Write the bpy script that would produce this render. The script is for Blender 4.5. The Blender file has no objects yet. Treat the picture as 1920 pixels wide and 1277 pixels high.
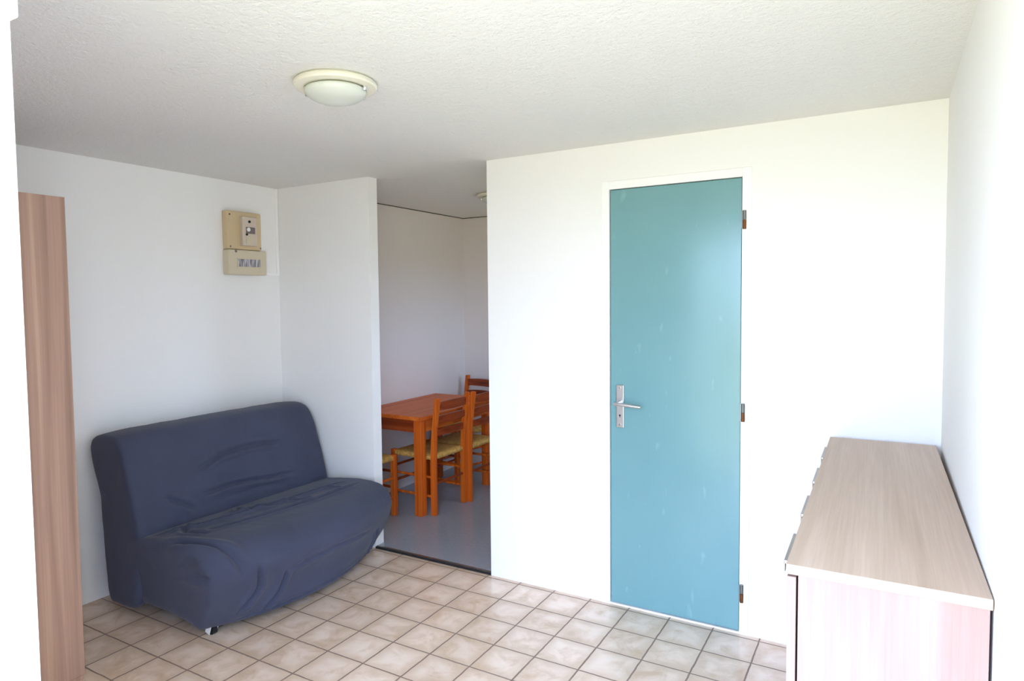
import bpy, bmesh, math, random
import numpy as np
from mathutils import Vector, Matrix

random.seed(4)
S = bpy.context.scene
COL = S.collection

# ------------------------------------------------------------------ camera
cam_d = bpy.data.cameras.new('camera')
cam = bpy.data.objects.new('camera', cam_d)
COL.objects.link(cam)
cam.location = (1.86327, -3.08199, 1.51536)
cam.rotation_euler = (1.51965, 0.01145, 0.53839)
cam_d.sensor_width = 36.0
cam_d.lens = 1252.22 * 36.0 / 1920.0
cam_d.shift_x = 41.96 / 1920.0
cam_d.shift_y = -13.78 / 1920.0
cam_d.clip_start = 0.02
S.camera = cam

# ------------------------------------------------------------------ world: pale sky above, sunlit grass below the horizon
W = bpy.data.worlds.new('daylight')
S.world = W
W.use_nodes = True
nt = W.node_tree
nt.nodes.clear()
out = nt.nodes.new('ShaderNodeOutputWorld')
bg = nt.nodes.new('ShaderNodeBackground')
tc = nt.nodes.new('ShaderNodeTexCoord')
sx = nt.nodes.new('ShaderNodeSeparateXYZ')
mr = nt.nodes.new('ShaderNodeMapRange')
mr.inputs['From Min'].default_value = -1.0
mr.inputs['From Max'].default_value = 1.0
cr = nt.nodes.new('ShaderNodeValToRGB')
cr.color_ramp.interpolation = 'EASE'
els = cr.color_ramp.elements
els[0].position = 0.0;  els[0].color = (0.46, 0.48, 0.36, 1)
els[1].position = 0.46; els[1].color = (0.52, 0.54, 0.38, 1)
e = els.new(0.53); e.color = (0.96, 1.25, 1.85, 1)
e = els.new(1.0);  e.color = (0.86, 1.18, 1.85, 1)
nt.links.new(tc.outputs['Generated'], sx.inputs[0])
nt.links.new(sx.outputs['Z'], mr.inputs['Value'])
nt.links.new(mr.outputs[0], cr.inputs['Fac'])
nt.links.new(cr.outputs['Color'], bg.inputs['Color'])
bg.inputs['Strength'].default_value = 8.0
nt.links.new(bg.outputs[0], out.inputs[0])

# portal in the opening: guides sky sampling, gives off nothing itself
pl = bpy.data.lights.new('window_portal', 'AREA')
pl.shape = 'RECTANGLE'; pl.size = 1.57; pl.size_y = 2.1
po = bpy.data.objects.new('window_portal', pl)
COL.objects.link(po)
po.location = (1.19, -3.16, 1.05)
po.rotation_euler = (math.radians(90), 0, 0)
pl.cycles.is_portal = True
pk = pl.copy(); pk.name = 'kitchen_fill_portal'; pk.size = 0.7; pk.size_y = 0.75  # samples sky through the added kitchen window
pko = bpy.data.objects.new('kitchen_fill_portal', pk)
COL.objects.link(pko)
pko.location = (0.96, 1.20, 1.475)
pko.rotation_euler = (math.radians(90), 0, math.radians(90))

S.view_settings.view_transform = 'Standard'
S.view_settings.look = 'None'
S.view_settings.gamma = 1.0
S.view_settings.use_curve_mapping = False
S.view_settings.exposure = 0.45
S.cycles.max_bounces = 14
S.cycles.diffuse_bounces = 10
S.cycles.glossy_bounces = 4
S.cycles.caustics_reflective = False
S.cycles.caustics_refractive = False

# ------------------------------------------------------------------ room dimensions (metres)
XL, XR = -1.593, 2.045        # left and right wall faces
XJ, XO = -0.809, 0.013        # left and right side of the kitchen opening
H = 2.25
YF, YOUT = -2.60, -3.15       # inner and outer face of the wall the french window is in
KY, KX = 2.04, -1.47          # kitchen end wall and kitchen left wall
KZ = 0.012                    # kitchen floor height

# ------------------------------------------------------------------ materials
def srgb(r, g, b):
    def f(c):
        c /= 255.0
        return c / 12.92 if c <= 0.04045 else ((c + 0.055) / 1.055) ** 2.4
    return (f(r), f(g), f(b), 1.0)

class Mat:
    def __init__(self, name, color=(200, 200, 200), rough=0.6, metal=0.0, spec=0.5):
        self.m = bpy.data.materials.new(name)
        self.m.use_nodes = True
        self.t = self.m.node_tree
        self.b = self.t.nodes['Principled BSDF']
        self.b.inputs['Base Color'].default_value = srgb(*color)
        self.b.inputs['Roughness'].default_value = rough
        self.b.inputs['Metallic'].default_value = metal
        self.b.inputs['Specular IOR Level'].default_value = spec
        self.co = None
    def n(self, kind, **kw):
        nd = self.t.nodes.new(kind)
        for k, v in kw.items():
            setattr(nd, k, v)
        return nd
    def l(self, a, b):
        self.t.links.new(a, b)
    def coords(self, scale=(1, 1, 1), rot=(0, 0, 0)):
        if self.co is None:
            self.co = self.n('ShaderNodeTexCoord')
        mp = self.n('ShaderNodeMapping')
        mp.inputs['Scale'].default_value = scale
        mp.inputs['Rotation'].default_value = rot
        self.l(self.co.outputs['Object'], mp.inputs['Vector'])
        return mp.outputs[0]
    def noise(self, vec, scale, detail=4, rough=0.55, dist=0.0):
        nd = self.n('ShaderNodeTexNoise')
        nd.inputs['Scale'].default_value = scale
        nd.inputs['Detail'].default_value = detail
        nd.inputs['Roughness'].default_value = rough
        nd.inputs['Distortion'].default_value = dist
        self.l(vec, nd.inputs['Vector'])
        return nd.outputs['Fac']
    def ramp(self, fac, stops, interp='LINEAR'):
        nd = self.n('ShaderNodeValToRGB')
        nd.color_ramp.interpolation = interp
        el = nd.color_ramp.elements
        el[0].position, el[0].color = stops[0]
        el[1].position, el[1].color = stops[-1]
        for p, c in stops[1:-1]:
            x = el.new(p); x.color = c
        self.l(fac, nd.inputs['Fac'])
        return nd.outputs['Color']
    def mix(self, fac, a, b, blend='MIX'):
        nd = self.n('ShaderNodeMix', data_type='RGBA', blend_type=blend)
        for sock, v in ((nd.inputs['Factor'], fac), (nd.inputs['A'], a), (nd.inputs['B'], b)):
            pass
        def put(idx, v):
            s = nd.inputs[idx]
            if isinstance(v, bpy.types.NodeSocket): self.l(v, s)
            else: s.default_value = v
        put(0, fac); put(6, a); put(7, b)
        return nd.outputs[2]
    def math(self, op, a, b=None, clamp=False):
        nd = self.n('ShaderNodeMath', operation=op, use_clamp=clamp)
        for i, v in enumerate((a, b)):
            if v is None: continue
            if isinstance(v, bpy.types.NodeSocket): self.l(v, nd.inputs[i])
            else: nd.inputs[i].default_value = v
        return nd.outputs[0]
    def color(self, sock): self.l(sock, self.b.inputs['Base Color'])
    def bump(self, height, strength=0.3, dist=0.01):
        nd = self.n('ShaderNodeBump')
        nd.inputs['Strength'].default_value = strength
        nd.inputs['Distance'].default_value = dist
        self.l(height, nd.inputs['Height'])
        self.l(nd.outputs[0], self.b.inputs['Normal'])

def plaster(name, color, bump_scale, strength, dist, rough=0.85):
    M = Mat(name, color, rough, spec=0.2)
    v = M.coords()
    n1 = M.noise(v, bump_scale, 5, 0.6)
    n2 = M.noise(v, 2.2, 3)
    c = srgb(*color)
    d = tuple(x * 0.965 for x in c[:3]) + (1,)
    M.color(M.mix(n2, d, c))
    M.bump(n1, strength, dist)
    return M.m

def wood(name, dark, mid, light, axis='Z', band=26.0, rough=0.45, fine=160.0, spec=0.35):
    """Printed or sawn wood with bands running along the given local axis."""
    M = Mat(name, mid, rough, spec=spec)
    def sc(across, along):
        return {'X': (along, across, across), 'Y': (across, along, across), 'Z': (across, across, along)}[axis]
    broad = M.noise(M.coords(sc(band, 0.55)), 1.0, 2, 0.5, 0.25)
    fineN = M.noise(M.coords(sc(fine, 3.0)), 1.0, 3, 0.6)
    col = M.ramp(broad, [(0.30, srgb(*dark)), (0.46, srgb(*mid)), (0.54, srgb(*mid)), (0.70, srgb(*light))])
    f = M.ramp(fineN, [(0.35, (0.86, 0.85, 0.84, 1)), (0.65, (1, 1, 1, 1))])
    M.color(M.mix(0.75, col, f, 'MULTIPLY'))
    M.bump(fineN, 0.06, 0.002)
    return M.m

m_wall = plaster('white_wall_paint', (240, 239, 237), 55, 0.10, 0.004)
m_kwall = plaster('kitchen_wall_paint', (226, 218, 213), 55, 0.08, 0.004)
m_trim = Mat('white_gloss_paint', (243, 243, 241), 0.4).m
m_frame = Mat('white_door_frame', (243, 243, 241), 0.45).m

def ceiling_mat():
    M = Mat('stucco_ceiling', (238, 237, 233), 0.9, spec=0.15)
    v = M.coords()
    a = M.noise(v, 70, 6, 0.65)
    b = M.noise(v, 26, 3, 0.5)
    h = M.math('ADD', a, M.math('MULTIPLY', b, 0.6))
    M.bump(h, 0.85, 0.012)
    return M.m
m_ceil = ceiling_mat()

def tile_mat():
    M = Mat('beige_floor_tiles', (200, 175, 145), 0.3, spec=0.75)
    T = 0.1997
    co = M.n('ShaderNodeTexCoord'); M.co = co
    wob = M.n('ShaderNodeTexNoise'); wob.inputs['Scale'].default_value = 22; wob.inputs['Detail'].default_value = 2
    M.l(co.outputs['Object'], wob.inputs['Vector'])
    sp = M.n('ShaderNodeSeparateXYZ'); M.l(co.outputs['Object'], sp.inputs[0])
    sw = M.n('ShaderNodeSeparateColor'); M.l(wob.outputs['Color'], sw.inputs[0])
    def axis(c, w, off):
        j = M.math('MULTIPLY', M.math('SUBTRACT', w, 0.5), 0.005)
        u = M.math('DIVIDE', M.math('ADD', M.math('ADD', c, off), j), T)
        cell = M.math('FLOOR', u)
        fr = M.math('SUBTRACT', u, cell)
        d = M.math('MINIMUM', fr, M.math('SUBTRACT', 1.0, fr))
        return cell, M.math('MULTIPLY', d, T)
    cx, dx = axis(sp.outputs['X'], sw.outputs[0], 20 * T)
    cy, dy = axis(sp.outputs['Y'], sw.outputs[1], 0.23 + 20 * T)
    d = M.math('MINIMUM', dx, dy)
    g = M.n('ShaderNodeMapRange', interpolation_type='SMOOTHSTEP')
    g.inputs['From Min'].default_value = 0.0018; g.inputs['From Max'].default_value = 0.0050
    M.l(d, g.inputs['Value'])
    edge = M.n('ShaderNodeMapRange', interpolation_type='SMOOTHSTEP')
    edge.inputs['From Min'].default_value = 0.004; edge.inputs['From Max'].default_value = 0.06
    M.l(d, edge.inputs['Value'])
    cell = M.n('ShaderNodeCombineXYZ'); M.l(cx, cell.inputs[0]); M.l(cy, cell.inputs[1])
    wn = M.n('ShaderNodeTexWhiteNoise', noise_dimensions='3D'); M.l(cell.outputs[0], wn.inputs['Vector'])
    shift = M.n('ShaderNodeVectorMath', operation='MULTIPLY_ADD')
    M.l(wn.outputs['Color'], shift.inputs[0]); shift.inputs[1].default_value = (9, 9, 9); M.l(co.outputs['Object'], shift.inputs[2])
    blot = M.noise(shift.outputs[0], 9, 5, 0.6, 0.6)
    base = M.ramp(blot, [(0.30, srgb(218, 188, 160)), (0.52, srgb(243, 220, 200)), (0.72, srgb(248, 231, 214))])
    edged = M.mix(edge.outputs[0], srgb(216, 188, 160), base)
    mixed = M.mix(0.6, base, edged)
    tint = M.ramp(wn.outputs['Value'], [(0.0, (0.91, 0.89, 0.87, 1)), (0.5, (0.97, 0.96, 0.95, 1)), (1.0, (1.0, 1.0, 1.0, 1))])
    tile = M.mix(1.0, mixed, tint, 'MULTIPLY')
    M.color(M.mix(g.outputs[0], srgb(140, 116, 102), tile))
    rr = M.math('SUBTRACT', 0.75, M.math('MULTIPLY', g.outputs[0], 0.59))
    M.l(M.math('ADD', rr, M.math('MULTIPLY', M.math('SUBTRACT', blot, 0.5), 0.2)), M.b.inputs['Roughness'])
    hh = M.math('ADD', M.math('MULTIPLY', g.outputs[0], 1.0), M.math('MULTIPLY', blot, 0.15))
    M.bump(hh, 0.35, 0.003)
    return M.m
m_tile = tile_mat()

def lino_mat():
    M = Mat('grey_vinyl_floor', (112, 118, 128), 0.2, spec=0.6)
    v = M.coords()
    n = M.noise(v, 60, 4)
    M.color(M.mix(n, srgb(146, 151, 162), srgb(164, 169, 180)))
    return M.m
m_lino = lino_mat()
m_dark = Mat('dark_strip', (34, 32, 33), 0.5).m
m_alu = Mat('thin_metal_nosing', (150, 146, 144), 0.35, metal=0.9).m

def door_mat():
    M = Mat('teal_blue_door_paint', (124, 172, 182), 0.28, spec=0.5)
    v = M.coords((1, 1, 0.45))
    s = M.noise(M.coords((1, 1, 0.4)), 17, 2, 0.5, 0.2)
    big = M.noise(M.coords((1, 1, 0.5)), 3, 3)
    mask = M.ramp(s, [(0.665, (0, 0, 0, 1)), (0.78, (1, 1, 1, 1))])
    base = M.mix(big, srgb(106, 150, 154), srgb(118, 161, 164))
    M.color(M.mix(M.math('MULTIPLY', mask, 0.35), base, srgb(170, 204, 208)))
    M.l(M.math('ADD', 0.13, M.math('MULTIPLY', big, 0.10)), M.b.inputs['Roughness'])
    M.bump(M.noise(M.coords((1, 1, 0.3)), 30, 2), 0.05, 0.002)
    return M.m
m_door = door_mat()
m_steel = Mat('brushed_aluminium', (205, 203, 206), 0.3, metal=1.0).m
m_chrome = Mat('chrome', (225, 225, 225), 0.12, metal=1.0).m
m_hinge = Mat('hinge_steel', (120, 122, 118), 0.4, metal=0.8).m
m_brass = Mat('worn_brass', (120, 72, 34), 0.45, metal=0.7).m
m_black = Mat('black_plastic', (22, 21, 22), 0.5).m
m_beige = Mat('aged_beige_plastic', (206, 184, 146), 0.5).m
m_beige2 = Mat('pale_beige_plastic', (208, 196, 170), 0.5).m
m_module = Mat('pale_grey_plastic', (206, 192, 176), 0.5).m
m_greylabel = Mat('grey_label', (120, 106, 104), 0.5).m
def glass_mat():
    M = Mat('window_glass', (255, 255, 255), 0.0)
    tr = M.n('ShaderNodeBsdfTransparent'); gl = M.n('ShaderNodeBsdfGlossy'); mx = M.n('ShaderNodeMixShader')
    tr.inputs['Color'].default_value = (0.95, 0.96, 0.95, 1); gl.inputs['Roughness'].default_value = 0.0
    mx.inputs[0].default_value = 0.06
    M.l(tr.outputs[0], mx.inputs[1]); M.l(gl.outputs[0], mx.inputs[2])
    M.l(mx.outputs[0], M.t.nodes['Material Output'].inputs['Surface'])
    return M.m
m_glass = glass_mat()
m_white = Mat('white_plastic', (235, 234, 230), 0.45).m
m_cream = Mat('cream_lamp_enamel', (224, 220, 202), 0.35).m
m_opal = Mat('frosted_glass', (206, 210, 200), 0.22).m

def fuse_mat():
    M = Mat('fuse_row', (150, 145, 150), 0.3)
    n = M.noise(M.coords((1, 16, 2.5)), 6, 1, 0.4)
    M.color(M.ramp(n, [(0.38, srgb(118, 112, 116)), (0.5, srgb(165, 162, 168)), (0.62, srgb(196, 196, 204))]))
    return M.m
m_fuse = fuse_mat()

def fabric_mat():
    M = Mat('slate_blue_cotton', (66, 70, 90), 0.95, spec=0.12)
    w = M.noise(M.coords(), 900, 2)
    b = M.noise(M.coords(), 5, 3)
    M.color(M.mix(b, srgb(62, 65, 82), srgb(74, 78, 97)))
    M.bump(w, 0.12, 0.001)
    M.b.inputs['Sheen Weight'].default_value = 0.12
    M.b.inputs['Sheen Roughness'].default_value = 0.5
    return M.m
m_fabric = fabric_mat()

m_ward = wood('pinkish_oak_laminate', (158, 126, 110), (182, 148, 130), (198, 164, 142), 'Z', 20, 0.5)
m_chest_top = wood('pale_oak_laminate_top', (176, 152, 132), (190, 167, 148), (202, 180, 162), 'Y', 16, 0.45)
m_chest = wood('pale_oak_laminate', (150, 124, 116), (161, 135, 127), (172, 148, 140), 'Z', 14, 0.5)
m_pine = wood('stained_orange_pine', (176, 74, 18), (208, 98, 28), (222, 122, 44), 'Z', 45, 0.35)
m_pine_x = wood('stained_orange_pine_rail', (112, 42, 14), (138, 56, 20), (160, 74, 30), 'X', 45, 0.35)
m_table = wood('stained_table_pine', (186, 84, 28), (214, 106, 38), (226, 124, 52), 'Y', 22, 0.42, spec=0.2)

def rush_mat():
    M = Mat('woven_rush', (206, 160, 84), 0.7, spec=0.25)
    co = M.coords()
    ab = M.n('ShaderNodeVectorMath', operation='ABSOLUTE'); M.l(co, ab.inputs[0])
    sp = M.n('ShaderNodeSeparateXYZ'); M.l(ab.outputs[0], sp.inputs[0])
    mx = M.math('MAXIMUM', sp.outputs[0], sp.outputs[1])
    s = M.math('SINE', M.math('MULTIPLY', mx, 900.0))
    n = M.noise(co, 70, 3)
    M.color(M.ramp(n, [(0.3, srgb(180, 130, 58)), (0.7, srgb(220, 178, 100))]))
    M.bump(s, 0.4, 0.003)
    return M.m
m_rush = rush_mat()

# ------------------------------------------------------------------ mesh helpers
def add_box(bm, lo, hi, bevel=0.0, seg=2):
    lo, hi = Vector(lo), Vector(hi)
    r = bmesh.ops.create_cube(bm, size=1.0)
    vs = r['verts']
    c, d = (lo + hi) / 2, hi - lo
    for v in vs:
        v.co = Vector((v.co.x * d.x, v.co.y * d.y, v.co.z * d.z)) + c
    if bevel > 0:
        es = list({e for v in vs for e in v.link_edges})
        bmesh.ops.bevel(bm, geom=es, offset=bevel, segments=seg, affect='EDGES', profile=0.5)

def add_bar(bm, a, b, w, d, up=(0, 0, 1), bevel=0.003):
    """Rectangular bar from a to b, w along the side axis, d along the other."""
    a, b = Vector(a), Vector(b)
    z = (b - a).normalized()
    u = Vector(up)
    if abs(z.dot(u)) > 0.98: u = Vector((0, 1, 0))
    x = u.cross(z).normalized(); y = z.cross(x)
    t = bmesh.new()
    L = (b - a).length
    add_box(t, (-w / 2, -d / 2, 0), (w / 2, d / 2, L), bevel)
    M = Matrix((x, y, z)).transposed().to_4x4(); M.translation = a
    t.transform(M)
    me = bpy.data.meshes.new('tmp'); t.to_mesh(me); t.free()
    bm.from_mesh(me); bpy.data.meshes.remove(me)

def add_tube(bm, pts, r, n=12, cap=True):
    pts = [Vector(p) for p in pts]
    rs = r if isinstance(r, (list, tuple)) else [r] * len(pts)
    rings = []
    for i, p in enumerate(pts):
        t = (pts[min(i + 1, len(pts) - 1)] - pts[max(i - 1, 0)]).normalized()
        u = Vector((0, 0, 1)) if abs(t.z) < 0.9 else Vector((0, 1, 0))
        x = u.cross(t).normalized(); y = t.cross(x)
        rings.append([bm.verts.new(p + (x * math.cos(k * math.tau / n) + y * math.sin(k * math.tau / n)) * rs[i]) for k in range(n)])
    for a, b in zip(rings, rings[1:]):
        for k in range(n):
            bm.faces.new((a[k], a[(k + 1) % n], b[(k + 1) % n], b[k]))
    if cap:
        bm.faces.new(list(reversed(rings[0]))); bm.faces.new(rings[-1])

def add_lathe(bm, prof, n=48, axis_at=(0, 0, 0)):
    """Revolve (radius, z) pairs about Z."""
    o = Vector(axis_at); rings = []
    for r, z in prof:
        if r < 1e-6: rings.append([bm.verts.new(o + Vector((0, 0, z)))])
        else: rings.append([bm.verts.new(o + Vector((r * math.cos(k * math.tau / n), r * math.sin(k * math.tau / n), z))) for k in range(n)])
    for a, b in zip(rings, rings[1:]):
        for k in range(n):
            k2 = (k + 1) % n
            if len(a) == 1 and len(b) == 1: continue
            if len(a) == 1: bm.faces.new((a[0], b[k2], b[k]))
            elif len(b) == 1: bm.faces.new((a[k], a[k2], b[0]))
            else: bm.faces.new((a[k], a[k2], b[k2], b[k]))

def obj(name, bm, mat, parent=None, smooth=False, loc=None):
    bmesh.ops.recalc_face_normals(bm, faces=bm.faces)
    me = bpy.data.meshes.new(name)
    bm.to_mesh(me); bm.free()
    me.materials.append(mat)
    if smooth:
        me.polygons.foreach_set('use_smooth', [True] * len(me.polygons))
        if smooth != 'all':
            try: me.set_sharp_from_angle(angle=math.radians(35))
            except Exception: pass
    o = bpy.data.objects.new(name, me)
    COL.objects.link(o)
    if parent is not None: o.parent = parent
    if loc: o.location = loc
    return o

def box(name, lo, hi, mat, parent=None, bevel=0.0, seg=2):
    bm = bmesh.new(); add_box(bm, lo, hi, bevel, seg)
    return obj(name, bm, mat, parent)

def thing(name, label, cat, loc=(0, 0, 0), rz=0.0, group=None):
    o = bpy.data.objects.new(name, None)
    COL.objects.link(o)
    o.location = loc; o.rotation_euler = (0, 0, rz); o.empty_display_size = 0.1
    tag(o, label, cat, group)
    return o

def tag(o, label, cat, group=None, kind=None):
    o['label'] = label; o['category'] = cat
    if group: o['group'] = group
    if kind: o['kind'] = kind
    return o

def struct(o, label, cat):
    o['kind'] = 'structure'; o['label'] = label; o['category'] = cat
    return o

# ------------------------------------------------------------------ room shell
struct(box('floor', (XL - 0.15, YOUT, -0.12), (XR + 0.15, 0.012, 0.0), m_tile),
       'beige square floor tiles of the living room', 'floor')
struct(box('floor_kitchen', (KX - 0.3, 0.016, -0.12), (0.95, KY + 0.15, KZ), m_lino),
       'grey vinyl floor of the kitchen beyond the opening', 'floor')
struct(box('ceiling', (XL - 0.15, YOUT, H), (XR + 0.15, KY + 0.15, H + 0.15), m_ceil),
       'white stucco ceiling over living room and kitchen', 'ceiling')
struct(box('wall_left', (XL - 0.15, YOUT, 0), (XL, 0.0, H), m_wall), 'white wall behind the sofa', 'wall')
struct(box('wall_right', (XR, YOUT, 0), (XR + 0.15, 0.0, H), m_wall), 'white wall beside the sideboard', 'wall')
struct(box('wall_partition', (XL - 0.15, 0.0, 0), (XJ, 0.075, H), m_wall), 'short white partition wall left of the kitchen opening', 'wall')

DX1, DX2, DZ = 0.704, 1.306, 2.03
bm = bmesh.new()
add_box(bm, (XO, 0, 0), (DX1 - 0.004, 0.08, H))
add_box(bm, (DX2 + 0.004, 0, 0), (XR + 0.15, 0.08, H))
add_box(bm, (DX1 - 0.004, 0, DZ + 0.004), (DX2 + 0.004, 0.08, H))
struct(obj('wall_back', bm, m_wall), 'white wall the teal door is set in', 'wall')

# front wall with the french window the picture is taken from
XW = 0.765
XW0 = 0.4
XW1 = 1.945
struct(box('wall_front', (XL - 0.15, YOUT, 0), (XW0, YF, H), m_wall), 'white window wall behind the wardrobe', 'wall')
struct(box('wall_front_added_reveal', (XW1, YOUT, 0), (XR, YF, 2.10), m_wall), 'unseen white reveal added right of the french window to block light', 'wall')  # out of view, added to cut grazing daylight on the right wall
struct(box('wall_front_lintel', (XW0, YOUT, 2.10), (XR, YF, H), m_wall), 'white lintel over the french window opening', 'wall')
# fixed leaf of the french window; its stile is the white strip at the left edge of the photo
bm = bmesh.new()
FY0, FY1 = YF - 0.055, YF + 0.012
add_box(bm, (XW - 0.085, FY0, 0), (XW + 0.004, FY1, 2.10), 0.003)
add_box(bm, (XW - 0.060, FY0 + 0.01, 1.925), (XW + 0.022, FY1 + 0.003, 2.10), 0.003)
add_box(bm, (XW0, FY0, 0), (XW0 + 0.085, FY1, 2.10), 0.003)
add_box(bm, (XW0 + 0.085, FY0, 2.01), (XW - 0.085, FY1, 2.10), 0.003)
add_box(bm, (XW0 + 0.085, FY0, 0), (XW - 0.085, FY1, 0.12), 0.003)
w1 = struct(obj('window_1', bm, m_trim), 'white sash stile of the french window at the left edge of the photo', 'window')
box('window_pane', (XW0 + 0.08, YF - 0.026, 0.11), (XW - 0.08, YF - 0.022, 2.015), m_glass, w1)

# kitchen shell
struct(box('wall_kitchen_left', (KX - 0.3, 0.075, 0), (KX, KY, H), m_kwall), 'kitchen wall beside the dining table', 'wall')
struct(box('wall_kitchen_end', (KX - 0.3, KY, 0), (0.95, KY + 0.15, H), m_kwall), 'kitchen end wall behind the chairs', 'wall')
KW = (0.85, 1.55, 1.1, 1.85)  # unseen window opening, added to brighten the kitchen
bm = bmesh.new()
add_box(bm, (0.80, 0.08, 0), (0.95, KW[0], H)); add_box(bm, (0.80, KW[1], 0), (0.95, KY, H))
add_box(bm, (0.80, KW[0], 0), (0.95, KW[1], KW[2])); add_box(bm, (0.80, KW[0], KW[3]), (0.95, KW[1], H))
struct(obj('wall_kitchen_right', bm, m_kwall), 'kitchen wall behind the door wall, with an added fill window', 'wall')
bm = bmesh.new()
for lo_, hi_ in (((0.88, KW[0], KW[2]), (0.93, KW[0] + 0.04, KW[3])), ((0.88, KW[1] - 0.04, KW[2]), (0.93, KW[1], KW[3])),
                 ((0.88, KW[0] + 0.04, KW[2]), (0.93, KW[1] - 0.04, KW[2] + 0.04)), ((0.88, KW[0] + 0.04, KW[3] - 0.04), (0.93, KW[1] - 0.04, KW[3]))):
    add_box(bm, lo_, hi_, 0.003)
w2 = struct(obj('kitchen_fill_window', bm, m_trim), 'small unseen kitchen window added as fill light', 'window')
box('window_pane', (0.903, KW[0] + 0.035, KW[2] + 0.035), (0.907, KW[1] - 0.035, KW[3] - 0.035), m_glass, w2)

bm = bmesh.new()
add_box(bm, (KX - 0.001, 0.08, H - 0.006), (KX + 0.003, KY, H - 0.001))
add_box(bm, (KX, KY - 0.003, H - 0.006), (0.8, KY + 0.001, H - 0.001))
struct(obj('trim_shadow_line', bm, m_dark), 'dark painted shadow line between kitchen walls and ceiling', 'trim')  # dark strip stands in for the shade along the ceiling edge

# threshold strip of the kitchen floor
bm = bmesh.new()
add_box(bm, (XJ, -0.004, 0.0), (XO, 0.016, KZ - 0.002), 0.001)
ts = struct(obj('trim_2', bm, m_dark), 'dark edge strip where the kitchen floor meets the tiles', 'trim')
box('nosing', (XJ, 0.004, KZ - 0.002), (XO, 0.018, KZ + 0.002), m_alu, ts)

# ------------------------------------------------------------------ teal door
door = struct(box('door_1', (DX1, 0.004, 0.012), (DX2, 0.044, DZ), m_door, bevel=0.002), 'teal blue flush door with silver lever handle', 'door')
FW = 0.042
bm = bmesh.new()
add_box(bm, (DX1 - FW, -0.006, 0), (DX1 - 0.003, 0.01, DZ + FW), 0.002)
add_box(bm, (DX2 + 0.003, -0.006, 0), (DX2 + FW, 0.01, DZ + FW), 0.002)
add_box(bm, (DX1 - 0.003, -0.006, DZ + 0.003), (DX2 + 0.003, 0.01, DZ + FW), 0.002)
struct(obj('trim_3', bm, m_frame), 'white door frame round the teal door', 'trim')
struct(box('trim_4', (DX1 - 0.003, 0.0, 0.0), (DX2 + 0.003, 0.05, 0.007), m_trim), 'pale threshold under the teal door', 'trim')
struct(box('wall_behind_door', (DX1 - 0.05, 0.08, 0), (DX2 + 0.05, 0.1, DZ + 0.05), m_dark), 'dark closet behind the teal door', 'wall')
# handle set
hp = obj('handle_plate', (lambda b: (add_box(b, (0.733, -0.004, 0.885), (0.772, 0.005, 1.093), 0.003), b)[1])(bmesh.new()), m_steel, door)
bm = bmesh.new()
add_tube(bm, [(0.7525, -0.002, 1.005), (0.7525, -0.045, 1.005)], 0.009, 16)
add_tube(bm, [(0.738, -0.048, 1.006), (0.80, -0.050, 1.003), (0.868, -0.046, 0.998)], [0.0085, 0.0085, 0.007], 14)
obj('lever_handle', bm, m_steel, door, True)
bm = bmesh.new()
add_tube(bm, [(0.7525, -0.0052, 0.945), (0.7525, -0.003, 0.945)], 0.0045, 14)
add_box(bm, (0.751, -0.0052, 0.934), (0.754, -0.003, 0.944))
obj('keyhole', bm, m_black, hp)
for z in (0.900, 1.078):
    bm = bmesh.new(); add_tube(bm, [(0.7525, -0.0062, z), (0.7525, -0.003, z)], 0.005, 12)
    obj('screw', bm, m_chrome, hp)
for z in (0.19, 1.003, 1.846):
    bm = bmesh.new()
    add_tube(bm, [(DX2 + 0.014, -0.012, z + 0.001), (DX2 + 0.014, -0.012, z + 0.040)], 0.0075, 12)
    add_box(bm, (DX2 + 0.001, -0.010, z - 0.038), (DX2 + 0.006, 0.004, z + 0.038))
    hg = obj('hinge', bm, m_hinge, door, True)
    bm = bmesh.new()
    add_tube(bm, [(DX2 + 0.014, -0.012, z - 0.040), (DX2 + 0.014, -0.012, z - 0.001)], 0.0075, 12)
    obj('hinge_pin', bm, m_brass, hg, True)

# ------------------------------------------------------------------ sofa bed
YS0, YS1 = -1.30, -0.05

def smooth_closed(ctrl, n):
    """Closed Catmull-Rom through control points, resampled to n points."""
    P = np.array(ctrl, float); m = len(P); out = []
    for i in range(m):
        p0, p1, p2, p3 = P[i - 1], P[i], P[(i + 1) % m], P[(i + 2) % m]
        for t in np.linspace(0, 1, 24, endpoint=False):
            out.append(0.5 * ((2 * p1) + (-p0 + p2) * t + (2 * p0 - 5 * p1 + 4 * p2 - p3) * t ** 2 + (-p0 + 3 * p1 - 3 * p2 + p3) * t ** 3))
    out = np.array(out); c = np.vstack([out, out[:1]])
    s = np.concatenate([[0], np.cumsum(np.linalg.norm(np.diff(c, axis=0), axis=1))])
    q = np.linspace(0, s[-1], n, endpoint=False)
    return np.stack([np.interp(q, s, c[:, 0]), np.interp(q, s, c[:, 1])], 1)

def seg_dist(P, A, B):
    d = B - A; t = np.clip(((P - A) @ d) / (d @ d), 0, 1)
    return np.linalg.norm(P - (A + t[:, None] * d), axis=1), t

def vnoise(P, f, seed):
    r = np.random.RandomState(seed); o = np.zeros(len(P))
    for k in range(5):
        w = r.normal(size=3) * f; o += np.sin(P @ w + r.uniform(0, 6.28))
    return o / 5

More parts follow.
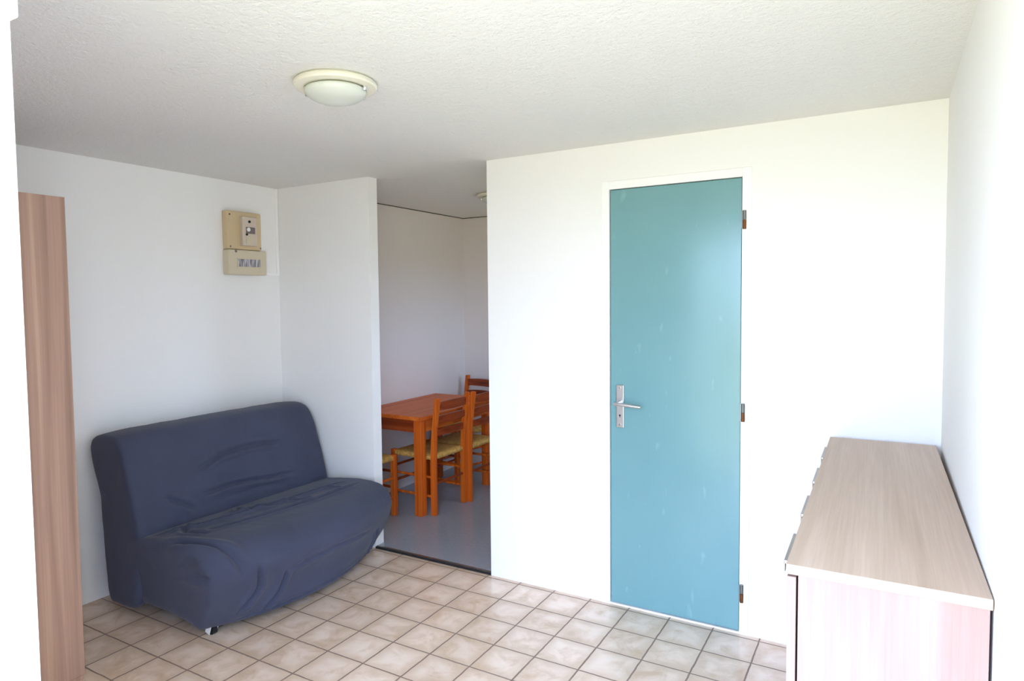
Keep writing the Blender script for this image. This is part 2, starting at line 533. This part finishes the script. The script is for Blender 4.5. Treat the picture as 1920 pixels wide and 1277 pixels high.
def loft(profile_fn, nu, nv, end_round, creases, ripple, name, parent):
    """Fabric body lofted along the sofa; profile_fn(t) gives nv (x,z,y) points for t in -1..1."""
    ts = np.sin(np.linspace(-1, 1, nu) * math.pi / 2) * 0.25 + np.linspace(-1, 1, nu) * 0.75
    rows = [profile_fn(t, nv) for t in ts]
    V = np.array(rows)                                  # nu, nv, 3
    cent = V.mean(axis=1, keepdims=True)
    cap = []
    first, last = V[0], V[-1]
    ring = []
    for k, (sc, push) in enumerate(((0.985, 0.45), (0.95, 0.78), (0.88, 0.95), (0.72, 1.0), (0.45, 1.03), (0.15, 1.04))):
        a = cent[0] + (first - cent[0]) * sc; a[:, 1] -= end_round * push
        b = cent[-1] + (last - cent[-1]) * sc; b[:, 1] += end_round * push
        ring.append((a, b))
    allr = np.array([r[0] for r in reversed(ring)] + list(V) + [r[1] for r in ring])
    n = allr.shape[0]
    P = allr.reshape(-1, 3)
    # normals
    G = allr
    du = np.gradient(G, axis=0); dv = (np.roll(G, -1, 1) - np.roll(G, 1, 1)) / 2
    N = np.cross(dv, du); N /= np.linalg.norm(N, axis=2, keepdims=True) + 1e-12
    N = N.reshape(-1, 3)
    c = P.mean(0)
    if np.sum((P - c) * N) < 0: N = -N
    disp = np.zeros(len(P))
    for pts, depth, w in creases:
        raw = np.array(pts, float)
        q = np.linspace(0, len(raw) - 1, 26)
        raw = np.stack([np.interp(q, np.arange(len(raw)), raw[:, k]) for k in range(3)], 1)
        pts = np.array([P[np.argmin(((P - r) ** 2).sum(1))] for r in raw])      # lay the fold on the cloth
        for _ in range(3):
            pts[1:-1] = (pts[:-2] + 2 * pts[1:-1] + pts[2:]) / 4
        best = np.full(len(P), 9.0); fade = np.zeros(len(P))
        depth = min(depth * 0.95, 0.022)
        for i, (A, B) in enumerate(zip(pts, pts[1:])):
            d, t = seg_dist(P, A, B)
            tt = (i + t) / (len(pts) - 1)
            m = d < best
            best[m] = d[m]; fade[m] = tt[m]
        f = np.clip(np.minimum(fade, 1 - fade) * 6, 0.0, 1)
        disp += -depth * f * np.exp(-(best / w) ** 2) + 0.55 * depth * f * np.exp(-((best - 2.2 * w) / (1.3 * w)) ** 2)
    disp += ripple * (vnoise(P, 7, 3) + 0.5 * vnoise(P, 17, 5) + 0.25 * vnoise(P, 40, 8))
    P = P + N * disp[:, None]
    P[:, 2] = np.maximum(P[:, 2], 0.022)
    me = bpy.data.meshes.new(name)
    faces = [(i * nv + j, i * nv + (j + 1) % nv, (i + 1) * nv + (j + 1) % nv, (i + 1) * nv + j) for i in range(n - 1) for j in range(nv)]
    faces.append(tuple(range(nv))); faces.append(tuple(reversed(range((n - 1) * nv, n * nv))))
    me.from_pydata(P.tolist(), [], faces)
    me.update()
    b = bmesh.new(); b.from_mesh(me); bmesh.ops.recalc_face_normals(b, faces=b.faces); b.to_mesh(me); b.free()
    me.polygons.foreach_set('use_smooth', [True] * len(me.polygons))
    me.materials.append(m_fabric)
    o = bpy.data.objects.new(name, me); COL.objects.link(o)
    o.parent = parent
    o.matrix_parent_inverse = parent.matrix_world.inverted()
    return o

SOFA0 = Vector((-1.05, -0.675, 0.0))
sofa = thing('sofa_bed', 'dark slate blue fabric sofa bed against the left wall', 'sofa', SOFA0)
bpy.context.view_layer.update()

yc, hw = (YS0 + YS1) / 2, (YS1 - YS0) / 2

def seat_profile(t, nv):
    bow = 0.10 * (1 - abs(t) ** 2.2)                       # front edge swells in the middle
    low = 0.15 * (1 - abs(t) ** 2.0)
    ctrl = [(-1.13, 0.415), (-1.00, 0.432), (-0.82 + bow * 0.3, 0.440), (-0.69 + bow * 0.75, 0.425),
            (-0.625 + bow, 0.365), (-0.618 + bow, 0.29), (-0.655 + bow, 0.19), (-0.72 + low, 0.09), (-0.765 + low, 0.040),
            (-0.80 + low, 0.045), (-0.95, 0.075), (-1.25, 0.075), (-1.31, 0.12), (-1.30, 0.30), (-1.22, 0.40)]
    p = smooth_closed(ctrl, nv)
    z = p[:, 1]
    shrink = 1 - 0.085 * np.clip((0.36 - z) / 0.32, 0, 1) ** 1.3      # narrower towards the hem
    y = yc + t * (hw - 0.03) * shrink
    return np.stack([p[:, 0], y, z], 1)

def back_profile(t, nv):
    e = abs(t) ** 6
    ctrl = [(-1.13, 0.41), (-1.165, 0.55), (-1.215, 0.70), (-1.255, 0.815 - 0.01 * e), (-1.31, 0.872 - 0.012 * e), (-1.40, 0.885 - 0.012 * e),
            (-1.49, 0.872 - 0.012 * e), (-1.525, 0.82), (-1.50, 0.72), (-1.455, 0.60), (-1.44, 0.45), (-1.425, 0.25), (-1.41, 0.07), (-1.36, 0.045),
            (-1.22, 0.05), (-1.17, 0.12), (-1.15, 0.28)]
    p = smooth_closed(ctrl, nv)
    y = yc + t * (hw - 0.03)
    return np.stack([p[:, 0], np.full(nv, y), p[:, 1]], 1)

seat_creases = [
    ([(-1.06, -1.27, .43), (-0.99, -1.05, .44), (-0.95, -0.80, .445), (-0.92, -0.50, .445), (-0.90, -0.12, .44)], 0.026, 0.009),
    ([(-0.90, -1.15, .44), (-0.83, -0.85, .45), (-0.79, -0.5, .45), (-0.80, -0.12, .44)], 0.012, 0.011),
    ([(-1.10, -0.76, .43), (-1.02, -0.83, .44), (-0.95, -0.76, .45), (-0.90, -0.66, .45)], 0.020, 0.011),
    ([(-0.95, -0.62, .45), (-0.86, -0.55, .45), (-0.82, -0.47, .45)], 0.012, 0.010),
    ([(-0.91, -0.32, .45), (-0.82, -0.27, .45)], 0.010, 0.010),
    ([(-1.10, -1.10, .43), (-0.96, -1.17, .44), (-0.84, -1.12, .44)], 0.014, 0.014),
    ([(-0.95, -1.29, .43), (-0.80, -1.25, .43), (-0.66, -1.18, .38), (-0.60, -1.13, .30)], 0.020, 0.016),
    ([(-0.80, -1.33, .38), (-0.72, -1.33, .34), (-0.64, -1.29, .31)], 0.018, 0.016),
    ([(-0.58, -1.08, .33), (-0.60, -1.06, .22), (-0.68, -1.12, .10)], 0.026, 0.011),
    ([(-0.55, -0.93, .26), (-0.58, -0.95, .15), (-0.63, -1.02, .06)], 0.026, 0.009),
    ([(-0.54, -0.93, .25), (-0.50, -0.72, .26), (-0.50, -0.52, .26), (-0.54, -0.32, .25)], 0.010, 0.009),
    ([(-0.58, -0.22, .22), (-0.64, -0.21, .12), (-0.68, -0.25, .06)], 0.026, 0.009),
    ([(-0.71, -1.14, .075), (-0.62, -0.92, .080), (-0.575, -0.66, .085), (-0.61, -0.40, .085), (-0.70, -0.14, .085)], 0.011, 0.007),
]
back_creases = [
    ([(-1.18, -0.95, .52), (-1.165, -0.75, .535), (-1.155, -0.55, .52), (-1.145, -0.28, .50)], 0.028, 0.009),
    ([(-1.21, -0.93, .63), (-1.21, -0.80, .69), (-1.205, -0.62, .71), (-1.20, -0.35, .69)], 0.020, 0.010),
    ([(-1.18, -1.14, .56), (-1.17, -1.06, .51), (-1.15, -0.98, .46)], 0.015, 0.011),
    ([(-1.16, -0.80, .47), (-1.155, -0.62, .48), (-1.14, -0.40, .46)], 0.010, 0.010),
]
loft(seat_profile, 230, 330, 0.03, seat_creases, 0.0040, 'seat_cushion', sofa)
loft(back_profile, 190, 240, 0.024, back_creases, 0.0040, 'backrest', sofa)

def castor(x, y):
    bm = bmesh.new()
    add_tube(bm, [(x, y - 0.011, 0.021), (x, y + 0.011, 0.021)], 0.021, 20)
    c = obj('castor', bm, m_black, sofa, True)
    c.matrix_parent_inverse = sofa.matrix_world.inverted()
    for s in (-1, 1):
        bm = bmesh.new()
        add_bar(bm, (x - 0.012, y + s * 0.020, 0.008), (x + 0.006, y + s * 0.020, 0.058), 0.030, 0.004, (0, 1, 0), 0.001)
        b = obj('bracket', bm, m_white, c)
for x, y in ((-0.768, -1.180), (-0.83, -0.21), (-1.36, -1.18), (-1.36, -0.17)):
    castor(x, y)

# ------------------------------------------------------------------ tall wardrobe at the left edge
WX, WY1, WY0, WH = -0.90, -1.675, -2.58, 1.93
wr = thing('wardrobe', 'tall light wood wardrobe beside the sofa at the left edge', 'wardrobe', (-1.255, -2.13, 0))
def wbox(name, lo, hi, mat, bevel=0.002, parent=wr):
    o = Vector((-1.255, -2.13, 0))
    return box(name, Vector(lo) - o, Vector(hi) - o, mat, parent, bevel)
wbox('carcass', (XL + 0.008, WY0, 0.02), (WX - 0.020, WY1, WH), m_ward)
wbox('plinth', (XL + 0.02, WY0 + 0.01, 0.0), (WX - 0.003, WY1 - 0.003, 0.02), m_ward)
wbox('door', (WX - 0.019, (WY0 + WY1) / 2 + 0.002, 0.022), (WX, WY1, WH), m_ward, 0.0015)
wbox('door', (WX - 0.019, WY0, 0.022), (WX, (WY0 + WY1) / 2 - 0.002, WH), m_ward, 0.0015)

# ------------------------------------------------------------------ sideboard at the right wall
SBH, SBL, SBW = 0.935, 1.50, 0.362
sb = thing('sideboard', 'long pale oak sideboard along the right wall', 'sideboard', (1.854, -0.785, 0), math.radians(0.6))
hx, hy = SBW / 2, SBL / 2
box('top_panel', (-hx, -hy, SBH - 0.022), (hx, hy, SBH), m_chest_top, sb, 0.0015)
for y in (-hy + 0.004, hy - 0.022):
    box('side_panel', (-hx + 0.024, y, 0.0), (hx - 0.004, y + 0.018, SBH - 0.022), m_chest, sb, 0.001)
box('back_panel', (hx - 0.014, -hy + 0.022, 0.04), (hx - 0.009, hy - 0.022, SBH - 0.022), m_chest, sb)
box('bottom_panel', (-hx + 0.024, -hy + 0.022, 0.05), (hx - 0.014, hy - 0.022, 0.068), m_chest, sb)
box('plinth', (-hx + 0.05, -hy + 0.022, 0.0), (-hx + 0.066, hy - 0.022, 0.05), m_chest, sb)
for k in range(3):
    y = -hy + SBL * (k + 1) / 4
    box('divider', (-hx + 0.024, y - 0.008, 0.068), (hx - 0.014, y + 0.008, SBH - 0.022), m_chest, sb)
for k in range(4):
    y0 = -hy + SBL * k / 4 + 0.004; y1 = -hy + SBL * (k + 1) / 4 - (0.0 if k < 3 else 0.004)
    d = box('door', (-hx + 0.002, y0, 0.055), (-hx + 0.020, y1 - 0.003, SBH - 0.028), m_chest, sb, 0.001)
    ym = (y0 + y1) / 2
    bm = bmesh.new()
    add_box(bm, (-hx - 0.014, ym - 0.100, SBH - 0.034), (-hx + 0.003, ym + 0.100, SBH - 0.026), 0.001)
    add_box(bm, (-hx - 0.014, ym - 0.100, SBH - 0.052), (-hx - 0.011, ym + 0.100, SBH - 0.028), 0.001)
    obj('handle', bm, m_alu, d)

# ------------------------------------------------------------------ electrical panel and trunking on the left wall
ep = thing('electrical_panel', 'old beige electrical panel mounted high on the left wall', 'electrical panel', (XL, -0.295, 1.87))
def pbox(name, y0, y1, z0, z1, x0, x1, mat, parent=ep, bevel=0.004):
    return box(name, (x0, y0 + 0.295, z0 - 1.87), (x1, y1 + 0.295, z1 - 1.87), mat, parent, bevel)
up = pbox('breaker_box', -0.430, -0.178, 1.834, 2.066, 0.0005, 0.050, m_beige, bevel=0.008)
md = pbox('breaker_module', -0.342, -0.232, 1.858, 2.035, 0.045, 0.078, m_module, up, 0.004)
pbox('rating_plate', -0.318, -0.250, 1.932, 1.972, 0.0775, 0.0795, m_greylabel, md, 0.0)
bm = bmesh.new(); add_tube(bm, [(0.079, -0.300 + 0.295, 1.957 - 1.87), (0.083, -0.300 + 0.295, 1.957 - 1.87)], 0.0125, 20)
obj('dial', bm, m_white, md, True)
for (y, z, r) in ((-0.292, 2.005, 0.008), (-0.314, 1.926, 0.007)):
    bm = bmesh.new(); add_tube(bm, [(0.076, y + 0.295, z - 1.87), (0.084, y + 0.295, z - 1.87)], r, 14)
    obj('button', bm, m_black, md, True)
pbox('test_lever', -0.316, -0.262, 1.866, 1.912, 0.0775, 0.081, m_beige2, md, 0.001)
for (y, z) in ((-0.412, 2.042), (-0.188, 1.850), (-0.412, 1.850)):
    bm = bmesh.new(); add_tube(bm, [(0.048, y + 0.295, z - 1.87), (0.052, y + 0.295, z - 1.87)], 0.0055, 10)
    obj('screw', bm, m_brass if z > 2 else m_greylabel, up)
lo = pbox('fuse_box', -0.433, -0.152, 1.680, 1.832, 0.0005, 0.062, m_beige2, bevel=0.008)
pbox('fuse_window', -0.372, -0.205, 1.730, 1.776, 0.0600, 0.0630, m_fuse, lo, 0.0)
bm = bmesh.new()
for (a, b, c, d) in ((-0.376, -0.201, 1.776, 1.780), (-0.376, -0.201, 1.726, 1.730)):
    add_box(bm, (0.0605, a + 0.295, c - 1.87), (0.066, b + 0.295, d - 1.87))
for (a, b) in ((-0.376, -0.372), (-0.205, -0.201)):
    add_box(bm, (0.0605, a + 0.295, 1.730 - 1.87), (0.066, b + 0.295, 1.776 - 1.87))
obj('window_surround', bm, m_beige2, lo)
bm = bmesh.new(); add_tube(bm, [(0.060, -0.383 + 0.295, 1.822 - 1.87), (0.0635, -0.383 + 0.295, 1.822 - 1.87)], 0.008, 12)
obj('latch', bm, m_greylabel, lo)

ct = thing('cable_trunking', 'thin white cable trunking from the electrical panel up the wall corner', 'cable trunking', (XL, -0.07, 1.95))
box('riser', (0.0005, 0.046, -0.268), (0.012, 0.066, 0.2985), m_trim, ct, 0.002)
box('run', (0.0005, -0.0815, -0.268), (0.012, 0.046, -0.248), m_trim, ct, 0.002)

# ------------------------------------------------------------------ ceiling lights
def ceiling_light(loc, label, R=0.138):
    t = thing('ceiling_light', label, 'ceiling light', loc, 0, 'round ceiling lights')
    k = R / 0.138
    bm = bmesh.new()
    add_lathe(bm, [(0, 0), (0.128 * k, 0), (0.137 * k, -0.008), (0.138 * k, -0.016), (0.134 * k, -0.022), (0.118 * k, -0.027), (0.104 * k, -0.024), (0, -0.022)], 64)
    obj('base_ring', bm, m_cream, t, True)
    bm = bmesh.new()
    prof = [(0, -0.026)] + [(0.100 * k, -0.027), (0.1035 * k, -0.031)]
    for i in range(1, 13):
        a = i / 12 * math.pi / 2
        prof.append((0.1035 * k * math.cos(a) if i < 12 else 0.0, -0.031 - 0.042 * k * math.sin(a)))
    add_lathe(bm, prof, 64)
    obj('glass_dome', bm, m_opal, t, 'all')
    for a in (194, 74, 14):
        a = math.radians(a)
        bm = bmesh.new()
        c = Vector((math.cos(a), math.sin(a), 0)) * 0.108 * k
        add_lathe(bm, [(0, -0.022), (0.0085, -0.024), (0.0085, -0.034), (0.006, -0.039), (0, -0.040)], 16, c)
        obj('clip', bm, m_chrome, t, True)
    return t
ceiling_light((0.256, -1.384, H - 0.0005), 'round ceiling light with frosted dome on the living room ceiling')
ceiling_light((-0.515, 1.00, H - 0.0005), 'ceiling light in the kitchen half hidden behind the door wall', 0.135)

# ------------------------------------------------------------------ dining table and chairs in the kitchen
TZ = 0.715 - KZ
tx0, tx1, ty0, ty1 = -1.462, -0.855, 0.545, 1.56
tb = thing('dining_table', 'orange stained pine table against the kitchen wall', 'table', ((tx0 + tx1) / 2, (ty0 + ty1) / 2, KZ))
tw, tl = (tx1 - tx0) / 2, (ty1 - ty0) / 2
box('tabletop', (-tw, -tl, TZ - 0.028), (tw, tl, TZ), m_table, tb, 0.004)
LS = 0.062
for sx_ in (-1, 1):
    for sy_ in (-1, 1):
        cx_, cy_ = sx_ * (tw - 0.03 - LS / 2), sy_ * (tl - 0.03 - LS / 2)
        box('leg', (cx_ - LS / 2, cy_ - LS / 2, 0), (cx_ + LS / 2, cy_ + LS / 2, TZ - 0.028), m_pine, tb, 0.004)
for s in (-1, 1):
    xx = s * (tw - 0.045)
    box('apron', (xx - 0.011, -tl + 0.03 + LS, TZ - 0.118), (xx + 0.011, tl - 0.03 - LS, TZ - 0.028), m_table, tb, 0.002)
    yy = s * (tl - 0.045)
    box('apron', (-tw + 0.03 + LS, yy - 0.011, TZ - 0.118), (tw - 0.03 - LS, yy + 0.011, TZ - 0.028), m_pine_x, tb, 0.002)

def make_chair(label):
    """Local frame: seat towards -Y, backrest at +Y."""
    t = thing('dining_chair', label, 'chair', group='pine chairs round the kitchen table')
    w, dp, sz, ht, ps = 0.178, 0.36, 0.425, 0.825, 0.034
    for s in (-1, 1):
        bm = bmesh.new()
        # rear post, raked above the seat
        prof = [(0.0, 0.0), (0.0, 0.40), (0.012, 0.60), (0.042, ht)]
        rings = []
        for (yy, zz) in prof:
            hwid = ps / 2 * (0.92 if zz > 0.5 else 1)
            rings.append([bm.verts.new((s * w + a * hwid, yy + b * hwid * 1.15, zz)) for a, b in ((-1, -1), (1, -1), (1, 1), (-1, 1))])
        for a, b in zip(rings, rings[1:]):
            for k in range(4): bm.faces.new((a[k], a[(k + 1) % 4], b[(k + 1) % 4], b[k]))
        bm.faces.new(rings[0][::-1]); bm.faces.new(rings[-1])
        bmesh.ops.bevel(bm, geom=[e for e in bm.edges], offset=0.004, segments=2, affect='EDGES')
        obj('leg', bm, m_pine, t)
        bm = bmesh.new(); add_box(bm, (s * w - ps / 2, -dp - ps / 2, 0), (s * w + ps / 2, -dp + ps / 2, sz + 0.006), 0.004)
        obj('leg', bm, m_pine, t)
    # woven seat bulging over its rails
    bm = bmesh.new()
    n = 16
    g = {}
    x0, x1, y0, y1 = -w - 0.012, w + 0.012, -dp - 0.016, 0.006
    for i in range(n + 1):
        for j in range(n + 1):
            x = x0 + (x1 - x0) * i / n; y = y0 + (y1 - y0) * j / n
            e = min(i, n - i, j, n - j) / n
            z = sz + 0.004 * math.sin(min(e * 4, 1) * math.pi / 2) - 0.010 * (1 - abs(2 * i / n - 1)) * (1 - abs(2 * j / n - 1))
            if e == 0: z -= 0.008
            g[i, j] = bm.verts.new((x, y, z))
    for i in range(n):
        for j in range(n): bm.faces.new((g[i, j], g[i + 1, j], g[i + 1, j + 1], g[i, j + 1]))
    r = bmesh.ops.extrude_face_region(bm, geom=list(bm.faces))
    for v in [q for q in r['geom'] if isinstance(q, bmesh.types.BMVert)]:
        v.co.z = sz - 0.034
    so = obj('seat', bm, m_rush, t, 'all')
    # three curved slats
    for z0, hgt in ((0.765, 0.055), (0.672, 0.046), (0.578, 0.042)):
        bm = bmesh.new(); N = 10; rr = []
        for i in range(N + 1):
            u = i / N * 2 - 1; x = u * (w - ps / 2 + 0.004)
            yb = 0.012 + (z0 - 0.60) / (ht - 0.60) * 0.030 + 0.020 * (1 - u * u)
            arch = 0.008 * (1 - u * u)
            rr.append([bm.verts.new((x, yb + dy, zz)) for dy, zz in ((-0.008, z0 - hgt / 2), (0.008, z0 - hgt / 2), (0.008, z0 + hgt / 2 + arch), (-0.008, z0 + hgt / 2 + arch))])
        for a, b in zip(rr, rr[1:]):
            for k in range(4): bm.faces.new((a[k], a[(k + 1) % 4], b[(k + 1) % 4], b[k]))
        bm.faces.new(rr[0][::-1]); bm.faces.new(rr[-1])
        obj('back_slat', bm, m_pine_x, t, True)
    # rungs
    for s in (-1, 1):
        for z in (0.13, 0.265):
            bm = bmesh.new(); add_tube(bm, [(s * w, -dp + 0.005, z), (s * w, -0.005, z)], 0.0095, 10)
            obj('rung', bm, m_pine, t, True)
    for y, z in ((-dp, 0.20), (-dp, 0.31), (0.0, 0.22)):
        bm = bmesh.new(); add_tube(bm, [(-w + 0.005, y, z), (w - 0.005, y, z)], 0.0095, 10)
        obj('rung', bm, m_pine_x, t, True)
    return t

def copy_thing(src, label):
    r = src.copy(); COL.objects.link(r); r['label'] = label
    for ch in src.children:
        c = ch.copy(); COL.objects.link(c); c.parent = r
    return r

def place(t, x, y, deg):
    t.location = (x, y, KZ); t.rotation_euler = (0, 0, math.radians(deg))

chair = make_chair('pine chair nearest the opening, its slatted back towards the grey floor')
place(chair, -0.828, 0.83, -92)
placements = [
    (-0.79, 1.225, -91, 'second pine chair along the table, right behind the nearest one'),
    (-1.20, 1.85, -12, 'pine chair at the far end of the table by the kitchen end wall'),
    (-1.262, 0.16, 180, 'pine chair at the near table end half hidden by the partition'),
]
for x, y, a, lab in placements:
    place(copy_thing(chair, lab), x, y, a)
